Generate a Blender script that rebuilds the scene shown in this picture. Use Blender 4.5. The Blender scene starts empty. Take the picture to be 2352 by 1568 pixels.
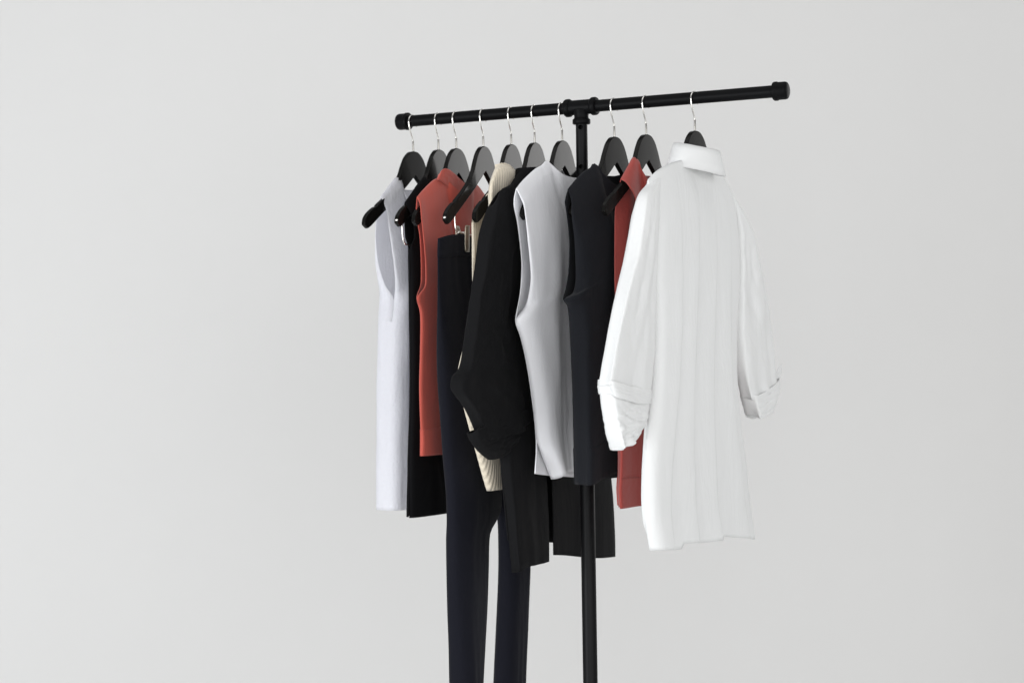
import bpy, bmesh, math, random
from mathutils import Vector, Matrix, noise
random.seed(7)
SC = bpy.context.scene
COL = SC.collection

# ------------------------------------------------------------------ camera, world, lamps, exposure
FPX, PW, PH = 4725.0, 2352.0, 1568.0        # focal length and size of the measuring sheet
PITCH, ROLL = math.radians(0.45), math.radians(0.9)
CAM = Vector((0, 0, 1.25))
_r = Vector((1, 0, 0)); _f = Vector((0, math.cos(PITCH), math.sin(PITCH))); _u = _r.cross(_f)
CR = math.cos(ROLL)*_r - math.sin(ROLL)*_u
CU = math.sin(ROLL)*_r + math.cos(ROLL)*_u
CF = _f
cam = bpy.data.cameras.new('camera'); camo = bpy.data.objects.new('camera', cam); COL.objects.link(camo)
camo.matrix_world = Matrix(((CR.x, CU.x, -CF.x, CAM.x), (CR.y, CU.y, -CF.y, CAM.y), (CR.z, CU.z, -CF.z, CAM.z), (0, 0, 0, 1)))
cam.sensor_width = 36; cam.lens = FPX/PW*36; cam.clip_end = 60; cam.clip_start = .05
cam.dof.use_dof = True; cam.dof.focus_distance = 4.35; cam.dof.aperture_fstop = 4.5
SC.camera = camo
w = bpy.data.worlds.new('World'); SC.world = w; w.use_nodes = True
w.node_tree.nodes['Background'].inputs[0].default_value = (.96, .98, 1, 1)
w.node_tree.nodes['Background'].inputs[1].default_value = 0.27

def lamp(name, loc, target, sx, sy, power, col=(1, 1, 1)):
    l = bpy.data.lights.new(name, 'AREA'); l.shape = 'RECTANGLE'; l.size = sx; l.size_y = sy; l.energy = power; l.color = col
    o = bpy.data.objects.new(name, l); COL.objects.link(o); o.location = loc
    o.rotation_euler = (Vector(target)-Vector(loc)).to_track_quat('-Z', 'Y').to_euler()
    return o
lamp('front_fill', (0.7, -1.5, 1.5), (0.2, 5.0, 1.0), 6.0, 2.8, 142, (.99, .992, 1))  # broad fill lamp added behind the camera, no actual window
lamp('right_fill', (3.3, 1.4, 1.5), (0.3, 4.6, 1.1), 2.0, 2.0, 22, (1, .995, .985))  # added fill to brighten the right-facing cloth, no window known there
lamp('side_window', (-3.4, 2.0, 1.1), (-0.5, 6.8, 0.5), 2.4, 2.0, 96, (.945, .972, 1))
lamp('overhead_fill', (0.3, 4.0, 3.9), (0.3, 5.2, 0.9), 4.0, 2.0, 16, (1, .985, .96))  # added soft fill from above, not a known fixture
lamp('rear_sheen_lamp', (2.48, 6.68, 1.85), (1.4, 3.0, 1.7), 1.25, 1.7, 19, (1, .99, .98))  # unseen lamp added to give the hanger faces their grey sheen
SC.view_settings.view_transform = 'Standard'; SC.view_settings.look = 'None'
SC.view_settings.exposure = 0.31; SC.view_settings.gamma = 1

# ------------------------------------------------------------------ helpers
def ray(x, y):
    return CF + (x-PW/2)/FPX*CR - (y-PH/2)/FPX*CU
TH0 = math.radians(29)
RD = Vector((math.cos(TH0), -math.sin(TH0), 0))             # direction of the rail
TEE = CAM + ray(1335, 246.5)*4.5                             # crossing of rail and pole
RAILZ = TEE.z
def sheet(P):
    d = P-CAM; z = d.dot(CF)
    return PW/2+FPX*d.dot(CR)/z, PH/2-FPX*d.dot(CU)/z
def rail_at(x):
    lo, hi = -1., 1.
    for _ in range(50):
        m = (lo+hi)/2
        if sheet(TEE+RD*m)[0] < x: lo = m
        else: hi = m
    return lo

def tag(o, label=None, cat=None, group=None, kind=None):
    for k, v in (('label', label), ('category', cat), ('group', group), ('kind', kind)):
        if v: o[k] = v
    return o
def link(name, me, mat, parent=None, smooth=True):
    o = bpy.data.objects.new(name, me); COL.objects.link(o)
    if mat: me.materials.append(mat)
    if smooth:
        for p in me.polygons: p.use_smooth = True
    if parent: o.parent = parent
    return o
def link_bm(name, bm, mat, parent=None, smooth=True):
    me = bpy.data.meshes.new(name); bmesh.ops.recalc_face_normals(bm, faces=bm.faces); bm.to_mesh(me); bm.free()
    return link(name, me, mat, parent, smooth)
def auto_smooth(o, deg=40):
    me = o.data; bm = bmesh.new(); bm.from_mesh(me)
    for e in bm.edges:
        if len(e.link_faces) == 2 and e.calc_face_angle(0) > math.radians(deg): e.smooth = False
    bm.to_mesh(me); bm.free()
def empty(name, loc, rz, label, cat, group=None):
    o = bpy.data.objects.new(name, None); COL.objects.link(o); o.location = loc; o.rotation_euler = (0, 0, rz)
    o.empty_display_size = .05
    return tag(o, label, cat, group)

# ------------------------------------------------------------------ materials
def mat(name, col, rough=.8, metal=0., sheen=0., spec=.5, bump=(), var=0.0, coat=0., trans=0.):
    m = bpy.data.materials.new(name); m.use_nodes = True
    nt = m.node_tree; b = nt.nodes['Principled BSDF']
    b.inputs['Roughness'].default_value = rough; b.inputs['Metallic'].default_value = metal
    b.inputs['Specular IOR Level'].default_value = spec
    b.inputs['Sheen Weight'].default_value = sheen; b.inputs['Sheen Roughness'].default_value = .5
    b.inputs['Coat Weight'].default_value = coat; b.inputs['Coat Roughness'].default_value = .09
    tc = nt.nodes.new('ShaderNodeTexCoord')
    if var:
        n = nt.nodes.new('ShaderNodeTexNoise'); n.inputs['Scale'].default_value = 7; n.inputs['Detail'].default_value = 5
        nt.links.new(tc.outputs['Object'], n.inputs['Vector'])
        mx = nt.nodes.new('ShaderNodeMix'); mx.data_type = 'RGBA'
        mx.inputs['A'].default_value = (*[c*(1-var) for c in col], 1); mx.inputs['B'].default_value = (*[min(1, c*(1+var)) for c in col], 1)
        nt.links.new(n.outputs['Fac'], mx.inputs['Factor']); nt.links.new(mx.outputs['Result'], b.inputs['Base Color'])
    else: b.inputs['Base Color'].default_value = (*col, 1)
    prev = None
    for kind, scale, stren, dist in bump:
        if kind == 'noise':
            t = nt.nodes.new('ShaderNodeTexNoise'); t.inputs['Scale'].default_value = scale; t.inputs['Detail'].default_value = 4; out = t.outputs['Fac']
            nt.links.new(tc.outputs['Object'], t.inputs['Vector'])
        elif kind == 'wrinkle':
            mp = nt.nodes.new('ShaderNodeMapping'); mp.inputs['Scale'].default_value = (1, 1, .28); nt.links.new(tc.outputs['Object'], mp.inputs['Vector'])
            t = nt.nodes.new('ShaderNodeTexNoise'); t.inputs['Scale'].default_value = scale; t.inputs['Detail'].default_value = 5; t.inputs['Roughness'].default_value = .6
            t.inputs['Distortion'].default_value = .6; out = t.outputs['Fac']
            nt.links.new(mp.outputs['Vector'], t.inputs['Vector'])
        else:
            t = nt.nodes.new('ShaderNodeTexWave'); t.bands_direction = kind; t.inputs['Scale'].default_value = scale
            t.inputs['Distortion'].default_value = .35; t.inputs['Detail'].default_value = 2; out = t.outputs['Fac']
            nt.links.new(tc.outputs['Object'], t.inputs['Vector'])
        bp = nt.nodes.new('ShaderNodeBump'); bp.inputs['Strength'].default_value = stren; bp.inputs['Distance'].default_value = dist
        nt.links.new(out, bp.inputs['Height'])
        if prev: nt.links.new(prev, bp.inputs['Normal'])
        prev = bp.outputs['Normal']
    if prev: nt.links.new(prev, b.inputs['Normal'])
    if trans:
        tr = nt.nodes.new('ShaderNodeBsdfTranslucent'); tr.inputs['Color'].default_value = (*col, 1)
        if prev: nt.links.new(prev, tr.inputs['Normal'])
        ms = nt.nodes.new('ShaderNodeMixShader'); ms.inputs['Fac'].default_value = trans
        nt.links.new(b.outputs[0], ms.inputs[1]); nt.links.new(tr.outputs[0], ms.inputs[2])
        nt.links.new(ms.outputs[0], nt.nodes['Material Output'].inputs['Surface'])
    return m
M = {}
M['wall'] = mat('wall_paint', (.685, .678, .667), .9, bump=(('noise', 60, .05, .002),), var=.008)
M['floor'] = mat('floor_paint', (.78, .78, .77), .6, var=.02)
M['pipe'] = mat('black_pipe', (.0040, .0040, .0044), .45, bump=(('noise', 220, .12, .0006), ('noise', 35, .05, .002)), spec=.07, var=.25)
M['tube'] = mat('black_tube', (.0045, .0045, .005), .45, bump=(('noise', 300, .06, .0004),), spec=.12)
M['wood'] = mat('black_lacquered_wood', (.006, .0057, .0052), .26, bump=(('noise', 60, .04, .001),), spec=.06, coat=.16)
M['chrome'] = mat('chrome_wire', (.82, .80, .76), .14, 1.0)
M['clip'] = mat('clip_metal', (.50, .46, .38), .3, 1.0)
M['white_knit'] = mat('white_textured_jersey', (.90, .90, .93), .9, sheen=.1, bump=(('wrinkle', 60, .5, .006), ('noise', 130, .5, .003)), trans=.5)
M['white_top'] = mat('white_crepe', (.91, .91, .935), .85, sheen=.1, bump=(('wrinkle', 17, .32, .010), ('noise', 30, .10, .004),), trans=.08)
M['shirt'] = mat('white_poplin', (.85, .855, .85), .8, bump=(('wrinkle', 17, .32, .010), ('noise', 22, .12, .006),), trans=.14)
M['red'] = mat('brick_red_jersey', (.47, .078, .054), .9, sheen=.25, bump=(('wrinkle', 17, .32, .010), ('noise', 320, .12, .0006),), var=.06)
M['crimson'] = mat('crimson_crinkled_cotton', (.35, .054, .043), .9, sheen=.2, bump=(('noise', 70, .4, .003),), var=.08)
M['black'] = mat('black_crepe', (.0085, .0085, .0092), .85, sheen=.01, bump=(('wrinkle', 17, .32, .010), ('noise', 40, .1, .003),), spec=.06)
M['black_wool'] = mat('black_wool', (.0045, .0045, .0052), .95, sheen=.02, bump=(('wrinkle', 17, .32, .010), ('noise', 200, .25, .001),), spec=.1)
M['navy'] = mat('navy_suiting', (.0062, .0066, .0112), .88, sheen=.03, bump=(('wrinkle', 17, .32, .010), ('noise', 300, .1, .0006),), spec=.14)
M['vest'] = mat('ink_wool', (.0075, .0082, .011), .9, sheen=.04, bump=(('wrinkle', 17, .32, .010), ('noise', 260, .12, .0007),), spec=.2)
M['knit'] = mat('oatmeal_rib_knit', (.72, .64, .51), .95, sheen=.25, bump=(('X', 34, .35, .004), ('noise', 160, .3, .002)), var=.06)
M['button'] = mat('shirt_button', (.75, .75, .72), .3)

# ------------------------------------------------------------------ setting
def quad(name, a, b, c, d, m):
    bm = bmesh.new(); bm.faces.new([bm.verts.new(p) for p in (a, b, c, d)])
    return tag(link_bm(name, bm, m, None, False), kind='structure')
FLZ = 0.0
quad('floor', (-4.5, -1.5, FLZ), (5.4, -1.5, FLZ), (5.4, 6.8, FLZ), (-4.5, 6.8, FLZ), M['floor'])
wl = quad('wall', (-4.5, 6.8, FLZ), (-4.5, 6.8, 3.6), (5.4, 6.8, 3.6), (5.4, 6.8, FLZ), M['wall'])

# ------------------------------------------------------------------ curves and cloth patches (centimetres in a garment's own u, w, z)
def catmull(pts, n=14):
    P = [Vector(p) for p in pts]
    if len(P) < 3: return P
    out = []
    for i in range(len(P)-1):
        p0 = P[i-1] if i > 0 else P[0]*2-P[1]
        p1, p2 = P[i], P[i+1]
        p3 = P[i+2] if i+2 < len(P) else P[-1]*2-P[-2]
        for k in range(n):
            t = k/n
            m1 = (p2-p0)*.5*.8; m2 = (p3-p1)*.5*.8
            h = (2*t**3-3*t*t+1)*p1+(t**3-2*t*t+t)*m1+(-2*t**3+3*t*t)*p2+(t**3-t*t)*m2
            out.append(h)
    out.append(P[-1]); return out
def sampler(pts, zmode=False):
    D = catmull(pts); cum = [0.]
    for a, b in zip(D, D[1:]):
        cum.append(cum[-1]+((abs(b.z-a.z)+.001*(b-a).length) if zmode else (b-a).length)+1e-6)
    L = cum[-1]
    def f(t):
        x = max(0, min(1, t))*L; lo, hi = 0, len(cum)-1
        while hi-lo > 1:
            m = (lo+hi)//2
            if cum[m] <= x: lo = m
            else: hi = m
        k = (x-cum[lo])/(cum[hi]-cum[lo]); return D[lo].lerp(D[hi], k)
    return f
def ss(a, b, x):
    t = max(0, min(1, (x-a)/(b-a))); return t*t*(3-2*t)

class Cloth:
    """collects patches in (u, w, z) cm, then becomes one mesh"""
    def __init__(s): s.bm = bmesh.new()
    def grid(s, rows):
        vs = [[s.bm.verts.new(p) for p in r] for r in rows]
        for i in range(len(vs)-1):
            for j in range(len(vs[0])-1):
                try: s.bm.faces.new((vs[i][j], vs[i][j+1], vs[i+1][j+1], vs[i+1][j]))
                except ValueError: pass
    def panel(s, near, far, top=(), bot=(), sign=1, T=3, Ttop=None, p=4, gz=5., ns=44, nv=80, fold=.5, ff=5., seed=0, start=.12, extra=None, wob=.0, zfold=.7, vr=(0, 1), lift=0., crease=0., wp=1, fine=False):
        N = sampler(near, True); Fr = sampler(far, True)
        Tp = sampler([near[0]]+list(top)+[far[0]]); B = sampler([near[-1]]+list(bot)+[far[-1]])
        Ht = max(1., abs(near[0][2]-near[-1][2])); rows = []
        n0, n1, f0, f1 = Vector(near[0]), Vector(near[-1]), Vector(far[0]), Vector(far[-1])
        for i in range(nv+1):
            v = vr[0]+(vr[1]-vr[0])*i/nv; v = (.75*v*v+.25*v) if fine else v*v*.35+v*.65; r = []
            for j in range(ns+1):
                x = j/ns; sx = .5-.5*math.cos(math.pi*x); sx = .6*sx+.4*x
                P = Tp(sx)*(1-v)+B(sx)*v+N(v)*(1-sx)+Fr(v)*sx-(n0*(1-sx)*(1-v)+f0*sx*(1-v)+n1*(1-sx)*v+f1*sx*v)
                P = P.copy(); pr = max(0, 1-abs(2*sx-1)**p)**.5
                g = min(1, v*Ht/gz)**.5 if gz else 1.
                tt = T(v) if callable(T) else T
                wn = N(v).y-(n0.y*(1-v)+n1.y*v); wf = Fr(v).y-(f0.y*(1-v)+f1.y*v)
                P.y = Tp(sx).y*(1-v)+B(sx).y*v+wn*(1-sx)**wp+wf*sx**wp
                w0 = P.y
                add = max(0, tt-sign*w0)*pr*g
                P = P.copy(); P.y = w0+sign*(add+lift)
                env = ss(start*.5, start+.35, v)*min(1, pr*1.15)*min(1, 5*sx*(1-sx)+.05)
                if fold:
                    q = noise.noise(Vector((sx*ff+seed*7.3, v*zfold, seed)))*1.5+.6*noise.noise(Vector((sx*ff*2.3+seed, v*zfold*1.6, seed+9)))
                    P.y += fold*q*env
                    P.x += fold*.35*noise.noise(Vector((sx*ff, v*1.2, seed+31)))*env
                P.y += .12*noise.noise(Vector((sx*9, v*11, seed+4)))*min(1, pr)
                if crease:
                    cq = noise.noise(Vector((sx*2.6+seed, v*5-sx*2, seed+50)))
                    cq2 = noise.noise(Vector((sx*4.5-v*3, v*8+sx*3, seed+60)))
                    P.y += crease*(abs(cq)*1.3+abs(cq2)*.7-.35)*min(1, pr)*ss(0., .5, v)
                if wob: P.x += wob*noise.noise(Vector((3.3, v*5, sx*2)))
                if extra: P = extra(P, sx, v)
                r.append(P)
            rows.append(r)
        s.grid(rows)
    def build(s, name, m, parent, z0, thick=.16, weld=True):
        bm = s.bm
        if weld: bmesh.ops.remove_doubles(bm, verts=bm.verts, dist=.05)
        for v in bm.verts: v.co = Vector((v.co.x, -v.co.y, v.co.z-z0))*.01
        o = link_bm(name, bm, m, parent)
        if thick:
            md = o.modifiers.new('thickness', 'SOLIDIFY'); md.thickness = thick*.01; md.offset = 0; md.use_even_offset = False
        return o

class Frame:
    """garment plane at right angles to the rail (give or take a few degrees of swivel)"""
    def __init__(s, xh, theta):
        t = math.radians(theta); s.R = TEE+RD*rail_at(xh); s.th = t
        s.U = Vector((math.sin(t), math.cos(t), 0)); s.N = Vector((math.cos(t), -math.sin(t), 0)); s.rz = math.pi/2-t
    def q(s, x, y, wv=0.):
        d = ray(x, y); base = s.R+s.N*(wv*.01)
        k = (base-CAM).dot(s.N)/d.dot(s.N); P = CAM+d*k-s.R
        return (P.dot(s.U)*100, wv, P.z*100)
    def qs(s, lst): return [s.q(*p) for p in lst]
    def thing(s, name, z0, label, cat, group=None):
        return empty(name, s.R+Vector((0, 0, z0*.01)), s.rz, label, cat, group)
def mirror(pts, uc=0.): return [(2*uc-p[0], p[1], p[2]) for p in pts]

# ------------------------------------------------------------------ tubes and turned pieces
def tube(bm, pts, r, n=12, caps=True, closed=False):
    P = [Vector(p) for p in pts]; rr = r if hasattr(r, '__len__') else [r]*len(P)
    rings = []; prevn = None
    for i, p in enumerate(P):
        a = P[max(0, i-1)]; b = P[min(len(P)-1, i+1)]; t = (b-a).normalized()
        if prevn is None:
            h = Vector((0, 0, 1)) if abs(t.z) < .9 else Vector((1, 0, 0)); nn = t.cross(h).normalized()
        else: nn = (prevn-t*prevn.dot(t)).normalized()
        prevn = nn; bb = t.cross(nn)
        rings.append([bm.verts.new(p+(nn*math.cos(2*math.pi*k/n)+bb*math.sin(2*math.pi*k/n))*rr[i]) for k in range(n)])
    for A, B in zip(rings, rings[1:]):
        for k in range(n): bm.faces.new((A[k], A[(k+1) % n], B[(k+1) % n], B[k]))
    if caps: bm.faces.new(rings[0][::-1]); bm.faces.new(rings[-1])
def turned(bm, prof, origin, axis, n=40):
    """prof: (distance along the axis, radius)"""
    ax = Vector(axis).normalized(); h = Vector((0, 0, 1)) if abs(ax.z) < .9 else Vector((1, 0, 0))
    a = ax.cross(h).normalized(); b = ax.cross(a); O = Vector(origin); rings = []
    for d, r in prof:
        rings.append([bm.verts.new(O+ax*d+(a*math.cos(2*math.pi*k/n)+b*math.sin(2*math.pi*k/n))*max(r, 1e-5)) for k in range(n)])
    for A, B in zip(rings, rings[1:]):
        for k in range(n): bm.faces.new((A[k], A[(k+1) % n], B[(k+1) % n], B[k]))
    bm.faces.new(rings[0][::-1]); bm.faces.new(rings[-1])

# ------------------------------------------------------------------ the rack
base = Vector((TEE.x, TEE.y, FLZ))
rack = empty('clothes_rack', base, 0, 'black metal pipe clothes rack, one pole with a T-shaped top bar carrying all the hangers', 'clothes rack')
def rel(P): return Vector(P)-base
tL, tR = rail_at(930), rail_at(1786)
PR = .0130
O = rel(TEE)
bm = bmesh.new(); turned(bm, [(tL, PR), (tR, PR)], O, RD, 48); auto_smooth(link_bm('rail', bm, M['pipe'], rack))
def endcap(sgn, t):
    bm = bmesh.new()
    turned(bm, [(-.004, .0155), (-.0035, .0192), (-.002, .0200), (.0035, .0200), (.005, .0190), (.0065, .0187), (.021, .0187), (.0245, .0176), (.0265, .0145), (.0275, .009), (.0277, .0)], O+RD*t, RD*sgn, 40)
    auto_smooth(link_bm('end_cap', bm, M['pipe'], rack), 50)
endcap(-1, tL+.008); endcap(1, tR-.004)
bm = bmesh.new()
ring = [(0, .0150), (.001, .0188), (.003, .0198), (.0105, .0198), (.0125, .0185), (.0135, .0162)]
half = [(-.0385+d, r) for d, r in ring]
turned(bm, half+[(-d, r) for d, r in half[::-1]], O, RD, 44)
auto_smooth(link_bm('tee_fitting', bm, M['pipe'], rack), 50)
bm = bmesh.new()
turned(bm, [(.006, .0195), (.014, .0168), (.020, .0156), (.0245, .0160), (.0262, .0185), (.028, .0197), (.0355, .0197), (.0375, .0182), (.038, .0148)], O, (0, 0, -1), 44)
auto_smooth(link_bm('tee_outlet', bm, M['pipe'], rack), 50)
# upper tube: hollow with drilled pin holes
bm = bmesh.new(); UT = .0128; zt, zb = O.z-.030, O.z-.70
n = 64; ro = []
for z, r in ((zt, UT), (zb, UT), (zb, UT-.002), (zt, UT-.002)):
    ro.append([bm.verts.new((O.x+r*math.cos(2*math.pi*k/n), O.y+r*math.sin(2*math.pi*k/n), z)) for k in range(n)])
for i in range(4):
    A, B = ro[i], ro[(i+1) % 4]
    for k in range(n): bm.faces.new((A[k], A[(k+1) % n], B[(k+1) % n], B[k]))
pole = link_bm('upper_tube', bm, M['tube'], rack)
bm = bmesh.new()
hd = Vector((-.24, -1, 0)).normalized()
for zz in (.045, .131, .217, .303): turned(bm, [(0, .0052), (.03, .0052)], Vector((O.x, O.y, O.z-zz)), hd, 20)
cut = link_bm('cutter', bm, None, rack)
bpy.context.view_layer.update()
md = pole.modifiers.new('holes', 'BOOLEAN'); md.object = cut; md.operation = 'DIFFERENCE'; md.solver = 'EXACT'
dg = bpy.context.evaluated_depsgraph_get()
me = bpy.data.meshes.new_from_object(pole.evaluated_get(dg)); pole.modifiers.clear(); pole.data = me
bpy.data.objects.remove(cut)
for p in pole.data.polygons: p.use_smooth = True
auto_smooth(pole, 40)
bm = bmesh.new()
turned(bm, [(.012, .0160), (O.z-.482, .0160), (O.z-.48, .0152), (O.z-.4799, .0130)], (O.x, O.y, 0), (0, 0, 1), 56)
auto_smooth(link_bm('lower_tube', bm, M['tube'], rack))
bm = bmesh.new(); turned(bm, [(O.z-.51, .0165), (O.z-.509, .0195), (O.z-.477, .0195), (O.z-.475, .0170), (O.z-.4745, .0131)], (O.x, O.y, 0), (0, 0, 1), 44)
auto_smooth(link_bm('clamp_collar', bm, M['pipe'], rack))
bm = bmesh.new(); turned(bm, [(0.0005, .22), (.008, .22), (.012, .214), (.013, .03), (.05, .024), (.052, .0162)], (O.x, O.y, 0), (0, 0, 1), 64)
auto_smooth(link_bm('base_plate', bm, M['pipe'], rack))

# ------------------------------------------------------------------ hangers
UPP = [(0, -7.0), (1.7, -7.3), (3.3, -8.5), (4.6, -10.4), (5.9, -12.8), (8.0, -15.3), (11.4, -17.9), (14.4, -19.8), (15.0, -20.35), (15.8, -20.6), (17.2, -21.4), (18.4, -22.3), (19.2, -23.3), (19.5, -24.6)]
LOW = [(0, -12.6), (1.2, -13.5), (2.4, -14.45), (3.8, -15.5), (5.6, -16.9), (7.8, -18.4), (10.7, -20.4), (13.3, -22.2), (13.9, -22.6), (14.5, -23.0), (15.6, -23.8), (16.6, -24.5), (17.4, -25.0), (18.2, -25.4)]
THK = [.55, .55, .55, .55, .54, .52, .50, .50, .50, .50, .50, .50, .48, .4]
def bend(u): return -.5*(u/20.)**2
def upper_z(u):
    u = abs(u)
    for (a, za), (b, zb) in zip(UPP, UPP[1:]):
        if u <= b: return za+(zb-za)*(u-a)/(b-a)
    return -24.
def hanger_mesh():
    bm = bmesh.new(); rings = []
    nst = len(UPP)-1; fu = [Vector((x, 0, z)) for x, z in UPP]; fl = [Vector((x, 0, z)) for x, z in LOW]
    U0 = catmull([Vector((-fu[1].x, 0, fu[1].z))]+fu, 4)[4:]; L0 = catmull(fl, 4); T0 = [THK[min(nst, i//4)] for i in range(len(U0))]
    n = min(len(U0), len(L0))
    seq = [(-1, i) for i in range(n-1, 0, -1)]+[(1, i) for i in range(n)]
    cr = .20
    for sg, i in seq:
        U = Vector((sg*U0[i].x, 0, U0[i].z)); L = Vector((sg*L0[i].x, 0, L0[i].z))
        c = (U+L)/2; h = (U-L)/2; hl = h.length; hd = h/hl; r = []
        for q, (sx, sz) in enumerate(((1, 1), (1, -1), (-1, -1), (-1, 1))):
            for k in range(4):
                a = math.radians((90-30*k, -30*k, 270-30*k, 180-30*k)[q])
                dz = sz*(hl-cr)+cr*math.sin(a); dw = sx*(T0[i]-cr)+cr*math.cos(a)
                P = c+hd*dz; r.append(bm.verts.new((P.x*.01, -(bend(P.x)+dw)*.01, P.z*.01)))
        rings.append(r)
    for A, B in zip(rings, rings[1:]):
        for k in range(16): bm.faces.new((A[k], A[(k+1) % 16], B[(k+1) % 16], B[k]))
    bm.faces.new(rings[0][::-1]); bm.faces.new(rings[-1])
    bmesh.ops.recalc_face_normals(bm, faces=bm.faces)
    for e in bm.edges:
        if len(e.link_faces) == 2 and e.calc_face_angle(0) > math.radians(38): e.smooth = False
    me = bpy.data.meshes.new('hanger_body'); bm.to_mesh(me); bm.free()
    me.materials.append(M['wood'])
    for p in me.polygons: p.use_smooth = True
    return me
HB = hanger_mesh()
def hook_mesh():
    bm = bmesh.new(); zc = -.35; R = 1.66; pts = []
    pts += [(0, 0, -7.2), (0, 0, -6.0), (0, 0, -5.1), (-.12, 0, -4.4), (-.5, 0, -3.5), (-1.05, 0, -2.5), (-1.45, 0, -1.5)]
    for k in range(0, 25):
        a = math.radians(200-k*9.6); pts.append((R*math.cos(a), 0, zc+R*math.sin(a)))
    D = catmull([Vector(p) for p in pts], 3)
    tube(bm, [d*.01 for d in D], .00165, 10)
    me = bpy.data.meshes.new('hook'); bmesh.ops.recalc_face_normals(bm, faces=bm.faces); bm.to_mesh(me); bm.free()
    me.materials.append(M['chrome'])
    for p in me.polygons: p.use_smooth = True
    return me
HK = hook_mesh()
bm = bmesh.new(); turned(bm, [(-.0702, .0030), (-.0685, .0030), (-.068, .0024), (-.0465, .0024), (-.0455, .0017)], (0, 0, 0), (0, 0, 1), 16)
FE = bpy.data.meshes.new('ferrule'); bmesh.ops.recalc_face_normals(bm, faces=bm.faces); bm.to_mesh(FE); bm.free(); FE.materials.append(M['chrome'])
for p in FE.polygons: p.use_smooth = True

HANG = [  # x on the rail, swivel, label
    (948, 31.5, 'black wooden hanger in the white textured tank, closest to the left end cap'),
    (1006, 26, 'black wooden hanger inside the long black tunic, half hidden behind the brick red tank'),
    (1047, 27, 'black wooden hanger holding the brick red high-neck tank'),
    (1109, 24.5, 'black wooden clip hanger with bare arms holding the navy trousers'),
    (1173, 24, 'black wooden hanger holding the oatmeal ribbed knit'),
    (1227, 24.5, 'black wooden hanger inside the black rolled-sleeve blouse'),
    (1290, 27.2, 'black wooden hanger of the white sleeveless top, just left of the rack pole'),
    (1410, 31, 'black wooden hanger holding the ink black vest, just right of the rack pole'),
    (1483, 30.5, 'black wooden hanger with one bare arm end poking out of the crimson top'),
    (1592, 29, 'black wooden hanger almost covered by the collar of the white long shirt'),
]
FR = []
for i, (x, th, lab) in enumerate(HANG):
    f = Frame(x, th); FR.append(f)
    fo = Frame(1595, 32) if i == 9 else f
    t = empty('clothes_hanger', fo.R, fo.rz, lab, 'hanger', 'black wooden hangers on the rail')
    for nm, me in (('hanger_body', HB), ('hook', HK), ('ferrule', FE)):
        o = bpy.data.objects.new(nm, me); COL.objects.link(o); o.parent = t
        if nm == 'hanger_body': wn = o.modifiers.new('flat_faces', 'WEIGHTED_NORMAL'); wn.keep_sharp = True; wn.weight = 90
    if i in (1, 3):
        zb = -27.2 if i == 3 else -29.2; ub = 14.6 if i == 3 else 17.
        bm = bmesh.new(); b0 = bend(ub)
        pts = [(-ub, b0, -22.8), (-ub, b0, -24.5), (-ub+.1, b0*.6, zb+1.2), (-ub+.6, 0, zb+.2), (-ub+1.6, 0, zb), (0, 0, zb-.1), (ub-1.6, 0, zb), (ub-.6, 0, zb+.2), (ub-.1, b0*.6, zb+1.2), (ub, b0, -24.5), (ub, b0, -22.8)]
        tube(bm, [Vector((p[0], -p[1], p[2]))*.01 for p in catmull(pts, 6)], .0017, 10)
        link_bm('clip_bar', bm, M['chrome'], t)
        for sg in (-1, 1):
            bm = bmesh.new(); turned(bm, [(0, .0045), (.003, .0045), (.0045, .002)], Vector((sg*19.0, .45, -24.0))*.01, (sg*.75, 0, -.65), 16)
            link_bm('tip_eye', bm, M['chrome'], t)
    if i == 3:
        for sg in (-1, 1):
            uc = sg*11.4
            bm = bmesh.new()
            for sw in (-1, 1):   # two jaws
                rows = []
                for k in range(13):
                    z = -25.4-k*.48; wv = sw*(1.15-.12*ss(0, 1, k/12))+(sw*.2 if k == 0 else 0)
                    hw = .95+.15*math.sin(math.pi*k/12)
                    rows.append([Vector((uc+hw*a, -(wv), z))*.01 for a in (-1, -.5, 0, .5, 1)])
                vs = [[bm.verts.new(p) for p in r] for r in rows]
                for A, B in zip(vs, vs[1:]):
                    for a in range(4): bm.faces.new((A[a], A[a+1], B[a+1], B[a]))
            cl = link_bm('clip', bm, M['clip'], t)
            md = cl.modifiers.new('thickness', 'SOLIDIFY'); md.thickness = .0022; md.offset = 0
            bm = bmesh.new(); tube(bm, [Vector((uc+a, 0, zb+(.25 if abs(a) > 1.6 else 0)))*.01 for a in (-2.2, -1.7, -1.2, 0, 1.2, 1.7)], [.0022, .0042, .005, .0052, .005, .003], 14)
            link_bm('clip_slider', bm, M['chrome'], cl)

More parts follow.
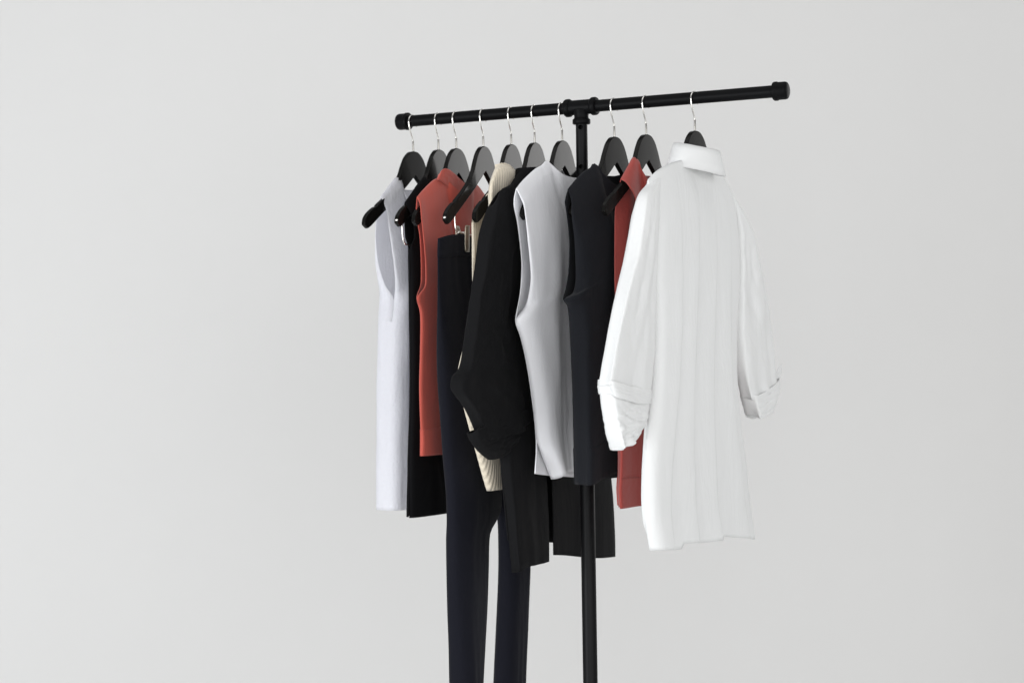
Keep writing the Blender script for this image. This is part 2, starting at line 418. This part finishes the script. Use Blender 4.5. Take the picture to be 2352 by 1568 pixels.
# ------------------------------------------------------------------ garments
def shoulder_z(u):
    u = abs(u)
    return upper_z(u) if u < 15 else upper_z(15)-.62*(u-15)
def snap(f, x, y, lift=.85, wv=None):
    u = f.q(x, y)[0]; return (u, bend(u) if wv is None else wv, shoulder_z(u)+lift)
def sleeveless(name, i, label, cat, m, sh, nk, arm_b, arm_f, ua, seam, hem_b, hem_f, Tb, Tf, dip_f, dip_b, bot_b=(), bot_f=(),
               fold=.5, ff=5, seed=0, uc=0., raw=False, wob=.0, neckw=2.2, thick=.16, zfold=.7, group=None, pf=4, pb=4, band=None, kfar=None, gz=2.1):
    f = FR[i]
    S = f.q(*sh) if raw else snap(f, *sh); K = f.q(*nk) if raw else snap(f, *nk)
    ramp = lambda T: (T if callable(T) else (lambda v: min(T, .66)+max(0, T-.66)*ss(-.03, .24, v)))
    mid = lambda A, B: [(A[0]*(1-t)+B[0]*t, bend(A[0]*(1-t)+B[0]*t), max(A[2]*(1-t)+B[2]*t, shoulder_z(A[0]*(1-t)+B[0]*t)+.75)) for t in (.33, .66)]
    low = lambda L: [(p[0], p[1], min(p[2], S[2]-.7-.9*j)) for j, p in enumerate(L)]
    nb = [S]+low(f.qs(arm_b))+[f.q(*ua)]+f.qs(seam)+f.qs(hem_b)
    nf = [S]+low(f.qs(arm_f))+[f.q(*ua)]+f.qs(seam)+f.qs(hem_f)
    shl = mid(S, K)+[(K[0]-1.6, K[1], K[2]-1.35), (K[0]-.6, K[1], K[2]-.45), (K[0]+.3, K[1], K[2]-.25)]
    zbase = min(nb[-1][2], nf[-1][2])-2
    t = f.thing(name, zbase, label, cat, group)
    c = Cloth(); cb = Cloth()
    for sg, near, dip, T, bot, p in ((-1, nb, dip_b, ramp(Tb), bot_b, pb), (1, nf, dip_f, ramp(Tf), bot_f, pf)):
        kz = K[2]; ku = K[0]
        nl = [(ku+1.2, K[1]+sg*.5, kz-.8), (ku*.80, K[1]+sg*neckw*.55, kz-dip*.5), (ku*.5, sg*neckw, kz-dip*.9), (0+uc, sg*neckw*1.1, kz-dip), (-ku*.5, sg*neckw, kz-dip*.9), (-ku*.80, K[1]+sg*neckw*.55, kz-dip*.5), (-ku-1.2, K[1]+sg*.5, kz-.8)]
        fs = mirror(shl, 0)[::-1]
        if kfar:
            fs = [(kfar, bend(kfar), upper_z(kfar)+.5), (kfar+3, bend(kfar), upper_z(kfar+3)+.5)]
            nl = [(ku+1.2, K[1]+sg*.5, kz-.8), (ku*.80, K[1]+sg*neckw*.55, kz-dip*.5), (ku*.4, sg*neckw, kz-dip), (kfar*.3, sg*neckw*1.1, kz-dip*1.1), (kfar*.7, sg*neckw, kz-dip*1.15)]
        top = shl+nl+fs
        c.panel(near, mirror(near, uc), top, [b if len(b) > 3 else f.q(*b) for b in bot], sg, T, fold=fold, ff=ff, seed=seed+(sg > 0)*5, wob=wob, zfold=zfold, p=p, wp=5, gz=gz, fine=True, crease=.22, nv=130)
        if band: cb.panel(near, mirror(near, uc), top, [b if len(b) > 3 else f.q(*b) for b in bot], sg, T, fold=fold, ff=ff, seed=seed+(sg > 0)*5, wob=wob, zfold=zfold, p=p, wp=5, gz=gz, fine=True, crease=.22, nv=12, vr=(band, 1), lift=.12)
    c.build('body', m, t, zbase, thick)
    if band: cb.build('hem_band', m, t, zbase, thick)
    return t, zbase, nb, nf, K

# 1 white textured tank
sleeveless('tank_top', 0, 'white textured sleeveless tank at the left end of the rail', 'top', M['white_knit'],
    (876, 463), (911, 428), [(864, 500, -2.2), (863, 545, -3.0), (869, 605, -3.2), (885, 655, -2)], [(888, 485, .7), (893, 520, 1.2), (899, 560, 1.6), (905, 610, 1.7), (908, 655, 1.1)],
    (905, 690, 0), [(899, 760), (895, 900), (895, 1050)], [(895, 1172)], [(895, 1172)], 5.4, 3.0, 7, 2.5, fold=.7, ff=7, seed=1, wob=.3, pb=9)
# 2 long black top
sleeveless('black_tunic', 1, 'long black sleeveless tunic between the white tank and the brick red tank', 'top', M['black_wool'],
    (932, 470), (974, 412), [(929, 500, -1.6), (931, 545, -1.6)], [(948, 500, 1.4), (952, 545, 1.4)], (941, 580, 0), [(944, 700), (945, 900), (941, 1050)], [(938, 1187)], [(940, 1189)],
    2.0, 1.8, 6, 3, fold=.3, ff=5, seed=2, wob=.15)
# 3 brick red high-neck tank
t, zb, nb, nf, K = sleeveless('high_neck_tank', 2, 'brick red high-neck tank hanging left of the navy trousers', 'top', M['red'],
    (958, 453), (1014, 396), [(956, 490, -.7), (964, 540, -.9), (967, 592, -.9), (967, 650, -.6)], [(965, 470, .7), (968, 502, .9), (972, 540, .9), (977, 600, .9), (976, 655, .6)],
    (958, 684, 0), [(966, 722), (966, 800), (964, 900), (967, 1000)], [(967, 1047)], [(967, 1047)], .9, 1.5, 4.0, 1.5, fold=.4, ff=4, seed=3, neckw=2.0, band=.94, raw=True, pf=2.6)

f = FR[2]; c = Cloth()
c.panel(f.qs([(1007, 401, .2), (1003, 414, .7)]), f.qs([(1078, 429, .9), (1072, 446, .8)]), f.qs([(1013, 392, .7), (1023, 387, 1.1), (1034, 391, 1.2), (1045, 400, 1.1), (1062, 416, 1.0)]),
        f.qs([(1012, 415, 1.0), (1022, 424, 1.0), (1035, 439, .9), (1053, 448, .8)]), 1, .9, gz=0, fold=0, nv=12)
c.build('collar', M['red'], t, zb, .12)
# 4 navy trousers on clips
f = FR[3]
zbase = -150.
t = f.thing('trousers', zbase, 'long navy trousers hung by the waist from a clip hanger', 'trousers')
outer = f.qs([(1007, 548), (1006, 600), (1007, 700), (1010, 800), (1018, 930), (1026, 1050), (1034, 1150), (1037, 1330), (1042, 1450), (1048, 1568), (1055, 1740)])
inner = f.qs([(1144, 1160), (1116, 1222), (1112, 1300), (1107, 1400), (1094, 1568), (1083, 1740)])
inner2 = f.qs([(1151, 1164), (1158, 1222), (1159, 1330), (1155, 1440), (1150, 1568), (1146, 1740)])
outer2 = f.qs([(1160, 560), (1178, 620), (1192, 700), (1204, 800), (1214, 930), (1217, 1050), (1210, 1150), (1202, 1330), (1197, 1450), (1191, 1568), (1186, 1740)])
cen = f.qs([(1083, 546), (1092, 640), (1105, 800), (1125, 1000)])
def trou(c, near, far, sg, seed, **k):
    c.panel(near, far, (), (), sg, lambda v: .5+2.25*ss(.045, .3, v)+.3*ss(.5, 1, v), gz=0, p=3, fold=.28, ff=2.2, seed=seed, start=.1, nv=110, ns=30, **k)
for nm, side in (('near', 0), ('far', 1)):
    c = Cloth()
    for sg in (-1, 1):
        ce = [(p[0], sg*(.5+2.25*ss(.045, .3, j*.12))*(1 if j < 3 else .7), p[2]) for j, p in enumerate(cen)]
        if side == 0: trou(c, outer, ce+inner, sg, 4+(sg > 0))
        else: trou(c, ce+inner2, outer2, sg, 14+(sg > 0))
    c.build('trouser_leg', M['navy'], t, zbase, .16)
c = Cloth()
for sg in (-1, 1):
    nr = [outer[0], f.q(1006, 575), f.q(1006, 592)]; fa = [outer2[0], f.q(1166, 586), f.q(1171, 602)]
    c.panel(nr, fa, f.qs([(1050, 538), (1083, 546), (1120, 552)]), f.qs([(1050, 588), (1083, 590), (1130, 598)]), sg, .64, gz=0, p=8, fold=0, nv=8)
c.build('waistband', M['navy'], t, zbase, .2)

# 5 oatmeal knit
f = FR[4]
zbase = f.q(1125, 1132)[2]-2
t = f.thing('knit_sweater', zbase, 'oatmeal rib-knit top showing between the navy trousers and the black blouse', 'sweater')
S = f.q(1122, 442, .2); K = f.q(1137, 380, 1.2)
nb = [S]+f.qs([(1120, 480, -.9), (1113, 540, -.9), (1101, 640, -.8), (1084, 740, -.5), (1061, 825, 0), (1055, 872, 0), (1072, 945, 0), (1090, 1010, 0), (1108, 1075, 0), (1122, 1126, 0)])
nf = [S]+f.qs([(1122, 455, 1.5), (1123, 472, 1.6), (1118, 540, 1.3), (1105, 640, 1), (1086, 740, .6), (1061, 825, 0), (1055, 872, 0), (1072, 945, 0), (1090, 1010, 0), (1108, 1075, 0), (1122, 1126, 0)])
c = Cloth()
for sg, near in ((-1, nb), (1, nf)):
    top = (f.qs([(1128, 412, 1.5)])+[(K[0], 1.8, K[2])] if sg > 0 else [(-18, -.9, -24)])+(f.qs([(1155, 377, 2.2), (1171, 382, 2.4), (1186, 398, 2.4)]) if sg > 0 else [(-9, -1.5, -20), (-4, -2, -18.5), (0, -2, -18)])+[(4, sg*2.2, -17), (10, sg, -18.6)]
    fr = mirror(near); fr[0] = snap(f, 1205, 440)[:1] and (20.5, bend(20.5), upper_z(20.5)+.6)
    c.panel(near, fr, top, (), sg, 1.5 if sg < 0 else 1.9, fold=.35, ff=5, seed=5+sg, wob=.25, gz=3)
c.build('body', M['knit'], t, zbase, .35)
c = Cloth()   # folded ribbed neck edge
c.panel([(K[0]-.4, 1.4, K[2]+.1), (K[0]-1.5, 1.9, K[2]-4.2)], f.qs([(1187, 397, 2.6), (1190, 420, 2.6)]), f.qs([(1155, 374.5, 2.5), (1171, 380, 2.6)]), f.qs([(1150, 400, 2.6), (1172, 408, 2.6)]), 1, 2.5, gz=0, fold=.0, nv=10)
c.build('neckband', M['knit'], t, zbase, .45)

# 6 black blouse with rolled sleeves
f = FR[5]
zbase = f.q(1190, 1312)[2]-2
t = f.thing('blouse', zbase, 'loose black blouse with rolled-up sleeves and a long uneven hem', 'blouse')
S = snap(f, 1140, 452); K = snap(f, 1199, 398, .6)
nb = [S]+f.qs([(1140, 520, -1.4), (1142, 640, -1.6), (1142, 720, 0), (1146, 900, 0), (1151, 1060, 0), (1160, 1160, 0), (1168, 1240, 0)])
c = Cloth()
fb = mirror(nb[:5])+f.qs([(1388, 1030, 0), (1400, 1120, 0), (1406, 1200, 0), (1405, 1252, 0)])
c.panel(nb, fb, [K, (-3, -2, K[2]-1), (3, -2, K[2]-1), (-K[0], 0, K[2])], (), -1, 1.6, fold=.4, ff=5, seed=6)
fn = [S]+f.qs([(1150, 520, 1.4), (1152, 640, 1.6), (1142, 720, 0), (1146, 900, 0), (1151, 1060, 0), (1163, 1180, 0), (1176, 1314, 0)])
pl = [(-2.6, 2.0, K[2]-3.5)]+f.qs([(1232, 560, 2.2), (1240, 800, 2.4), (1250, 1000, 2.6), (1260, 1200, 2.6), (1261, 1289, 2.6)])
c.panel(fn, pl, [K], f.qs([(1195, 1312, 2.2), (1214, 1301, 2.6), (1240, 1295, 2.6)]), 1, 2.3, fold=.4, ff=2.2, seed=16, p=2.4)
pl2 = [(2.6, 2.0, K[2]-3.5)]+f.qs([(1252, 560, 1.4), (1258, 800, 1.6), (1264, 1000, 1.8), (1270, 1200, 1.8), (1271, 1274, 1.8)])
ff_ = mirror([S]+f.qs([(1150, 520, 1.4), (1152, 640, 1.6)])+[nb[3], nb[4]])+f.qs([(1388, 1030, 0), (1402, 1120, 0), (1408, 1215, 0), (1409, 1277, 0)])
c.panel(pl2, ff_, [(-K[0], 0, K[2])], f.qs([(1300, 1275, 1.8), (1337, 1279, 1.8), (1374, 1281, 1.8)]), 1, 1.9, fold=.4, ff=4, seed=26, p=3.2)
c.build('body', M['black'], t, zbase)
c = Cloth()
ln = [S]+f.qs([(1127, 473, 0), (1115, 500, 0), (1103, 548, 0), (1089, 650, 0), (1070, 780, 0), (1057, 846, 0), (1043, 862, 0), (1038, 884, 0), (1043, 900, 0), (1069, 935, 0), (1100, 1000, 0)])
lf = [f.q(1178, 420, 0.2)]+f.qs([(1178, 500, 0), (1180, 560, 0), (1182, 640, 0), (1178, 700, 0), (1173, 760, 0), (1186, 850, 0), (1196, 930, 0), (1196, 985, 0)])
for sg in (-1, 1):
    c.panel(ln, lf, f.qs([(1150, 440, sg*.9), (1166, 428, sg*.9)]), f.qs([(1120, 1010, sg*2), (1160, 1000, sg*2)]), sg, 1.2 if sg < 0 else 2.7, fold=.65, ff=3.0, seed=36+sg, gz=6, zfold=1.6, crease=.9, nv=110)
c.build('sleeve', M['black'], t, zbase)
c = Cloth()
for sg in (-1, 1):
    a = f.qs([(1077, 996, 0), (1084, 1012, 0), (1103, 1036, 0), (1126, 1054, 0)]); b = f.qs([(1199, 952, 0), (1198, 975, 0), (1192, 990, 0), (1178, 1010, 0)])
    c.panel(a, b, f.qs([(1097, 982, sg*2.), (1120, 970, sg*1.6), (1160, 955, sg*1.6)]), f.qs([(1146, 1046, sg*1.2), (1165, 1024, sg*1.2)]), sg, 1.6 if sg < 0 else 2.7, gz=0, fold=.5, ff=2.4, seed=46, start=-1, nv=40, p=2.2, crease=.5)
cuff = c.build('cuff', M['black'], t, zbase, .35)
c = Cloth()
c.panel(f.qs([(1178, 952, 3.2), (1192, 992, 3.0)]), f.qs([(1224, 940, 1.5), (1223, 960, 1.5)]), f.qs([(1203, 941, 3.0)]), f.qs([(1206, 974, 2.6)]), 1, 3.2, gz=0, fold=.2, nv=8, seed=3)
c.build('cuff_tab', M['black'], t, zbase, .3)
# far sleeve, tucked behind the other clothes
c = Cloth()
fs = mirror(ln[:6]); fs2 = mirror(lf[:6])
for sg in (-1, 1): c.panel(fs2, fs, (), (), sg, 1.3, fold=.3, seed=50, gz=6)
c.build('sleeve', M['black'], t, zbase)
c = Cloth()   # collar band
for sg in (-1, 1):
    c.panel([(K[0]-.3, 0, K[2]+.5), (K[0]-1.2, 0, K[2]-2.2)], [(-K[0]+.3, 0, K[2]+.3), (-K[0]+1.2, 0, K[2]-2.2)],
            [(K[0]*.5, sg*2.2, K[2]+(.7 if sg > 0 else .0)), (0, sg*2.5, K[2]-1.8), (-K[0]*.5, sg*2.2, K[2]-1.0)], [(-3, sg*2.4, K[2]-4), (3, sg*2.4, K[2]-4)], sg, 2.2, gz=0, fold=.1, nv=8)
c.build('collar', M['black'], t, zbase, .3)

# 7 white sleeveless top
sleeveless('sleeveless_blouse', 6, 'plain white sleeveless top hanging left of the pole, in front of the black blouse', 'top', M['white_top'],
    (1186, 433), (1254, 366), [(1181, 456, -.6), (1181, 476, -1.1), (1188, 511, -1.5), (1194, 557, -1.6), (1198, 608, -1.6), (1195, 670, -1)],
    [(1197, 456, .6), (1205, 480, 1.3), (1213, 557, 1.7), (1219, 640, 1.4), (1208, 700, .7)],
    (1185, 735, 0), [(1196, 773), (1210, 830), (1224, 920), (1233, 1010)], [(1230, 1087)], [(1266, 1100)], 1.2, 3.2, 3.5, 1.5,
    bot_b=[(1262, 1092, -1), (1320, 1096, -1), (1370, 1100, -1)], bot_f=[(1290, 1090, 2.4), (1310, 1083, 2.4)], fold=1.0, ff=5.5, seed=8, neckw=2.2, raw=True, pf=2.3)
# 8 ink vest
sleeveless('vest', 7, 'ink black sleeveless vest hanging just right of the rack pole', 'vest', M['vest'],
    (1305, 434), (1364, 373), [(1298, 462, -.7), (1300, 480, -.9), (1305, 520, -1), (1308, 563, -1), (1306, 623, -1), (1300, 662, -.6)],
    [(1313, 462, .7), (1313, 490, 1), (1319, 548, 1), (1322, 608, 1), (1322, 647, .8), (1315, 674, .5)],
    (1294, 688, 0), [(1304, 704), (1309, 745), (1312, 803), (1316, 900), (1318, 996)], [(1321, 1110)], [(1321, 1112)], 1.0, 4.6, 5, 2,
    bot_f=[(1345, 1114, 3.4), (1366, 1111, 4.6), (1384, 1099, 4.6), (1411, 1088, 4.6)], fold=.5, ff=3.2, seed=9, neckw=2.4, band=.93, pf=2.8, raw=True)
# 9 crimson top
sleeveless('crinkled_top', 8, 'crimson crinkled top squeezed between the ink vest and the white long shirt', 'top', M['crimson'],
    (1427, 403), (1456, 370), [(1420, 442, -1.6), (1414, 473, -2), (1412, 518, -2.2), (1412, 650, -1.5)], [(1437, 410, 1.), (1448, 433, 2.0), (1459, 454, 2.6), (1472, 520, 3.0), (1460, 650, 2.0)],
    (1418, 770, 0), [(1419, 900), (1421, 1036), (1421, 1085), (1419, 1122)], [(1421, 1160)], [(1421, 1164)], 1.0, 1.7, 6, 3, bot_f=[(1432, 1167, 1.5)], fold=.5, ff=6, seed=10, neckw=2.4, wob=.2, band=.95, kfar=13)

# 10 white long shirt, seen from behind
f = FR[9]
zbase = f.q(1489, 1264)[2]-2
t = f.thing('long_shirt', zbase, 'oversized white long shirt with rolled sleeves at the right of the rail, seen from behind', 'shirt')
nr0 = [(1488, 412, 0), (1488, 446, 0), (1495, 615, 0), (1499, 750, 0), (1496, 866, 0), (1486, 984, 0), (1480, 1068, 0), (1478, 1146, 0), (1482, 1200, 0)]
fr0 = [(1660, 420, 0), (1680, 470, 0), (1690, 615, 0), (1684, 750, 0), (1684, 866, 0), (1695, 984, 0), (1706, 1068, 0), (1714, 1146, 0), (1722, 1200, 0)]
c = Cloth()
def pleat(P, sx, v):
    d = 0
    for c0, c1, wd, am in ((.24, .13, .16, .8), (.42, .33, .15, 1.0), (.60, .57, .17, .9), (.77, .84, .16, 1.0)):
        x = sx-(c0+(c1-c0)*v+.012*math.sin(v*6+c0*20))
        d += am*(ss(-wd, 0, x) if x < 0 else 1-ss(0, .020, x))
    P = P.copy(); P.y += (d-.6)*.72*ss(.04, .45, v)*min(1, 8*sx*(1-sx)); return P
topb = f.qs([(1510, 391, .4), (1542, 374, .7), (1585, 365, 1.0), (1627, 373, 1.2), (1650, 392, 1.0)])
nb = f.qs(nr0+[(1492, 1264, 0)]); fb = f.qs(fr0+[(1726, 1238, 0)])
c.panel(nb, fb, topb, f.qs([(1530, 1263, 2.4), (1568, 1261, 3), (1577, 1248, 3), (1615, 1246, 3), (1658, 1240, 3), (1668, 1233, 3), (1700, 1235, 2.4)]), 1, 3.0, fold=.3, ff=2.2, seed=11, crease=.15, extra=pleat, ns=120, nv=120, gz=12)
nf = f.qs(nr0+[(1494, 1235, 0)]); ffr = f.qs(fr0+[(1722, 1214, 0)])
tf = f.qs([(1512, 392, -1.2), (1550, 380, -2.5), (1590, 395, -3), (1630, 390, -2.5)])
c.panel(nf, ffr, tf, (), -1, 2.5, fold=.5, ff=5, seed=12, gz=5)
c.build('body', M['shirt'], t, zbase, .1)
# near sleeve
c = Cloth()
ln = f.qs([(1510, 398, 0), (1486, 427, 0), (1466, 460, 0), (1443, 581, 0), (1415, 692, 0), (1389, 823, 0), (1379, 885, 0)])
lf = f.qs([(1516, 396, .3), (1508, 446, .5), (1502, 560, .5), (1500, 660, .5), (1500, 750, .5), (1495, 840, .5), (1488, 905, .5)])
for sg in (-1, 1):
    c.panel(ln, lf, (), f.qs([(1407, 884, sg*3), (1442, 894, sg*3.2)]), sg, 1.5 if sg < 0 else 2.6, fold=.6, ff=2.8, seed=61+sg, gz=9, p=2.6, zfold=1.4, nv=90, crease=.3)
c.build('sleeve', M['shirt'], t, zbase, .1)
c = Cloth()
for sg in (-1, 1):
    c.panel(f.qs([(1386, 871, 0), (1384, 888, 0), (1386, 903, 0)]), f.qs([(1489, 897, .5), (1488, 910, .5), (1484, 926, .5)]), f.qs([(1405, 874, sg*2.8), (1442, 884, sg*3.2)]), f.qs([(1422, 914, sg*3.1), (1466, 927, sg*2.8)]), sg, 2.8, gz=0, fold=.3, ff=3, seed=63, start=-1, nv=20, p=2.6, crease=.3)
c.build('cuff_band', M['shirt'], t, zbase, .28)
c = Cloth()
for sg in (-1, 1):
    c.panel(f.qs([(1386, 900, 0), (1388, 925, 0), (1393, 953, 0), (1403, 1001, 0), (1415, 1034, 0)]), f.qs([(1484, 905, .5), (1485, 935, .5), (1480, 962, .5), (1465, 994, .5), (1446, 1018, .5)]), f.qs([(1420, 908, sg*2.6), (1450, 918, sg*2.6)]), f.qs([(1422, 1030, sg*1.5), (1436, 1023, sg*1.5)]), sg, 2.4, gz=0, fold=.8, ff=3.0, seed=65, start=-1, nv=70, p=2.4, zfold=2.6, crease=1.0)
c.build('sleeve_end', M['shirt'], t, zbase, .12)
# far sleeve
c = Cloth()
rn = f.qs([(1664, 428, -.5), (1680, 500, -.5), (1686, 620, -.5), (1684, 740, -.5), (1690, 840, -.5), (1708, 915, -.5)])
rf = f.qs([(1672, 445, -.5), (1699, 500, -.5), (1722, 560, -.5), (1740, 632, -.5), (1759, 733, -.5), (1767, 823, -.5), (1770, 890, -.5)])
for sg in (-1, 1):
    c.panel(rn, rf, (), f.qs([(1730, 918, -.5+sg*2.4), (1752, 908, -.5+sg*2.4)]), sg, 2.2, fold=.8, ff=3, seed=71+sg, gz=9, p=2.6, zfold=2.4, nv=90, crease=.5)
c.build('sleeve', M['shirt'], t, zbase, .1)
c = Cloth()
for sg in (-1, 1):
    c.panel(f.qs([(1706, 905, -.5), (1712, 926, -.5), (1722, 952, -.5)]), f.qs([(1778, 862, -.5), (1776, 895, -.5), (1758, 940, -.5)]), f.qs([(1735, 908, -.5+sg*2.6), (1758, 896, -.5+sg*2.6)]), f.qs([(1735, 962, -.5+sg*1.6), (1748, 954, -.5+sg*1.6)]), sg, 2.6, gz=0, fold=.7, ff=3, seed=74, start=-1, nv=30, p=2.6, zfold=3, crease=.6)
c.build('cuff_band', M['shirt'], t, zbase, .25)
c = Cloth()
c.panel(f.qs([(1772, 858, 1), (1778, 872, 1)]), f.qs([(1796, 836, 2), (1795, 856, 1.5)]), f.qs([(1786, 850, 1.6)]), f.qs([(1788, 868, 1.2)]), 1, 1.4, gz=0, fold=.4, seed=77, nv=10, start=-1)
c.build('cuff_tab', M['shirt'], t, zbase, .2)
# collar: stand and turned-down fall
def collar_ring(name, prof, thick):
    bm = bmesh.new(); n = 96; rows = []
    for k in range(n+1):
        a = math.radians(-166+332*k/n); r = []       # 0 = middle of the back (+w), -90 = towards the near shoulder
        nearness = max(0, -math.sin(a+.35))
        for (rad, z) in prof:
            g = rad*(1+2.6*nearness)
            x = math.sin(a)*(4.1+g)-.5; y = math.cos(a)*(4.5+rad)+1.0
            tilt = -.04*x-.22*(y-1.8) if z > -30 else 0
            r.append(bm.verts.new(Vector((x, -y, z+tilt+.10*noise.noise(Vector((a*2, rad, 3)))-zbase))*.01))
        rows.append(r)
    for A, B in zip(rows, rows[1:]):
        for j in range(len(prof)-1): bm.faces.new((A[j], A[j+1], B[j+1], B[j]))
    o = link_bm(name, bm, M['shirt'], t); md = o.modifiers.new('thickness', 'SOLIDIFY'); md.thickness = thick*.01; md.offset = 0
    return o
ZC = f.q(1593, 333, 3)[2]
collar_ring('collar_stand', [(-.9, ZC-3.6), (-.5, ZC-2), (-.2, ZC-.2)], .16)
collar_ring('collar', [(-.15, ZC-.3), (.05, ZC+.05), (.35, ZC-.1), (.7, ZC-1.2), (1.05, ZC-3.2), (1.45, ZC-5.1)], .12)
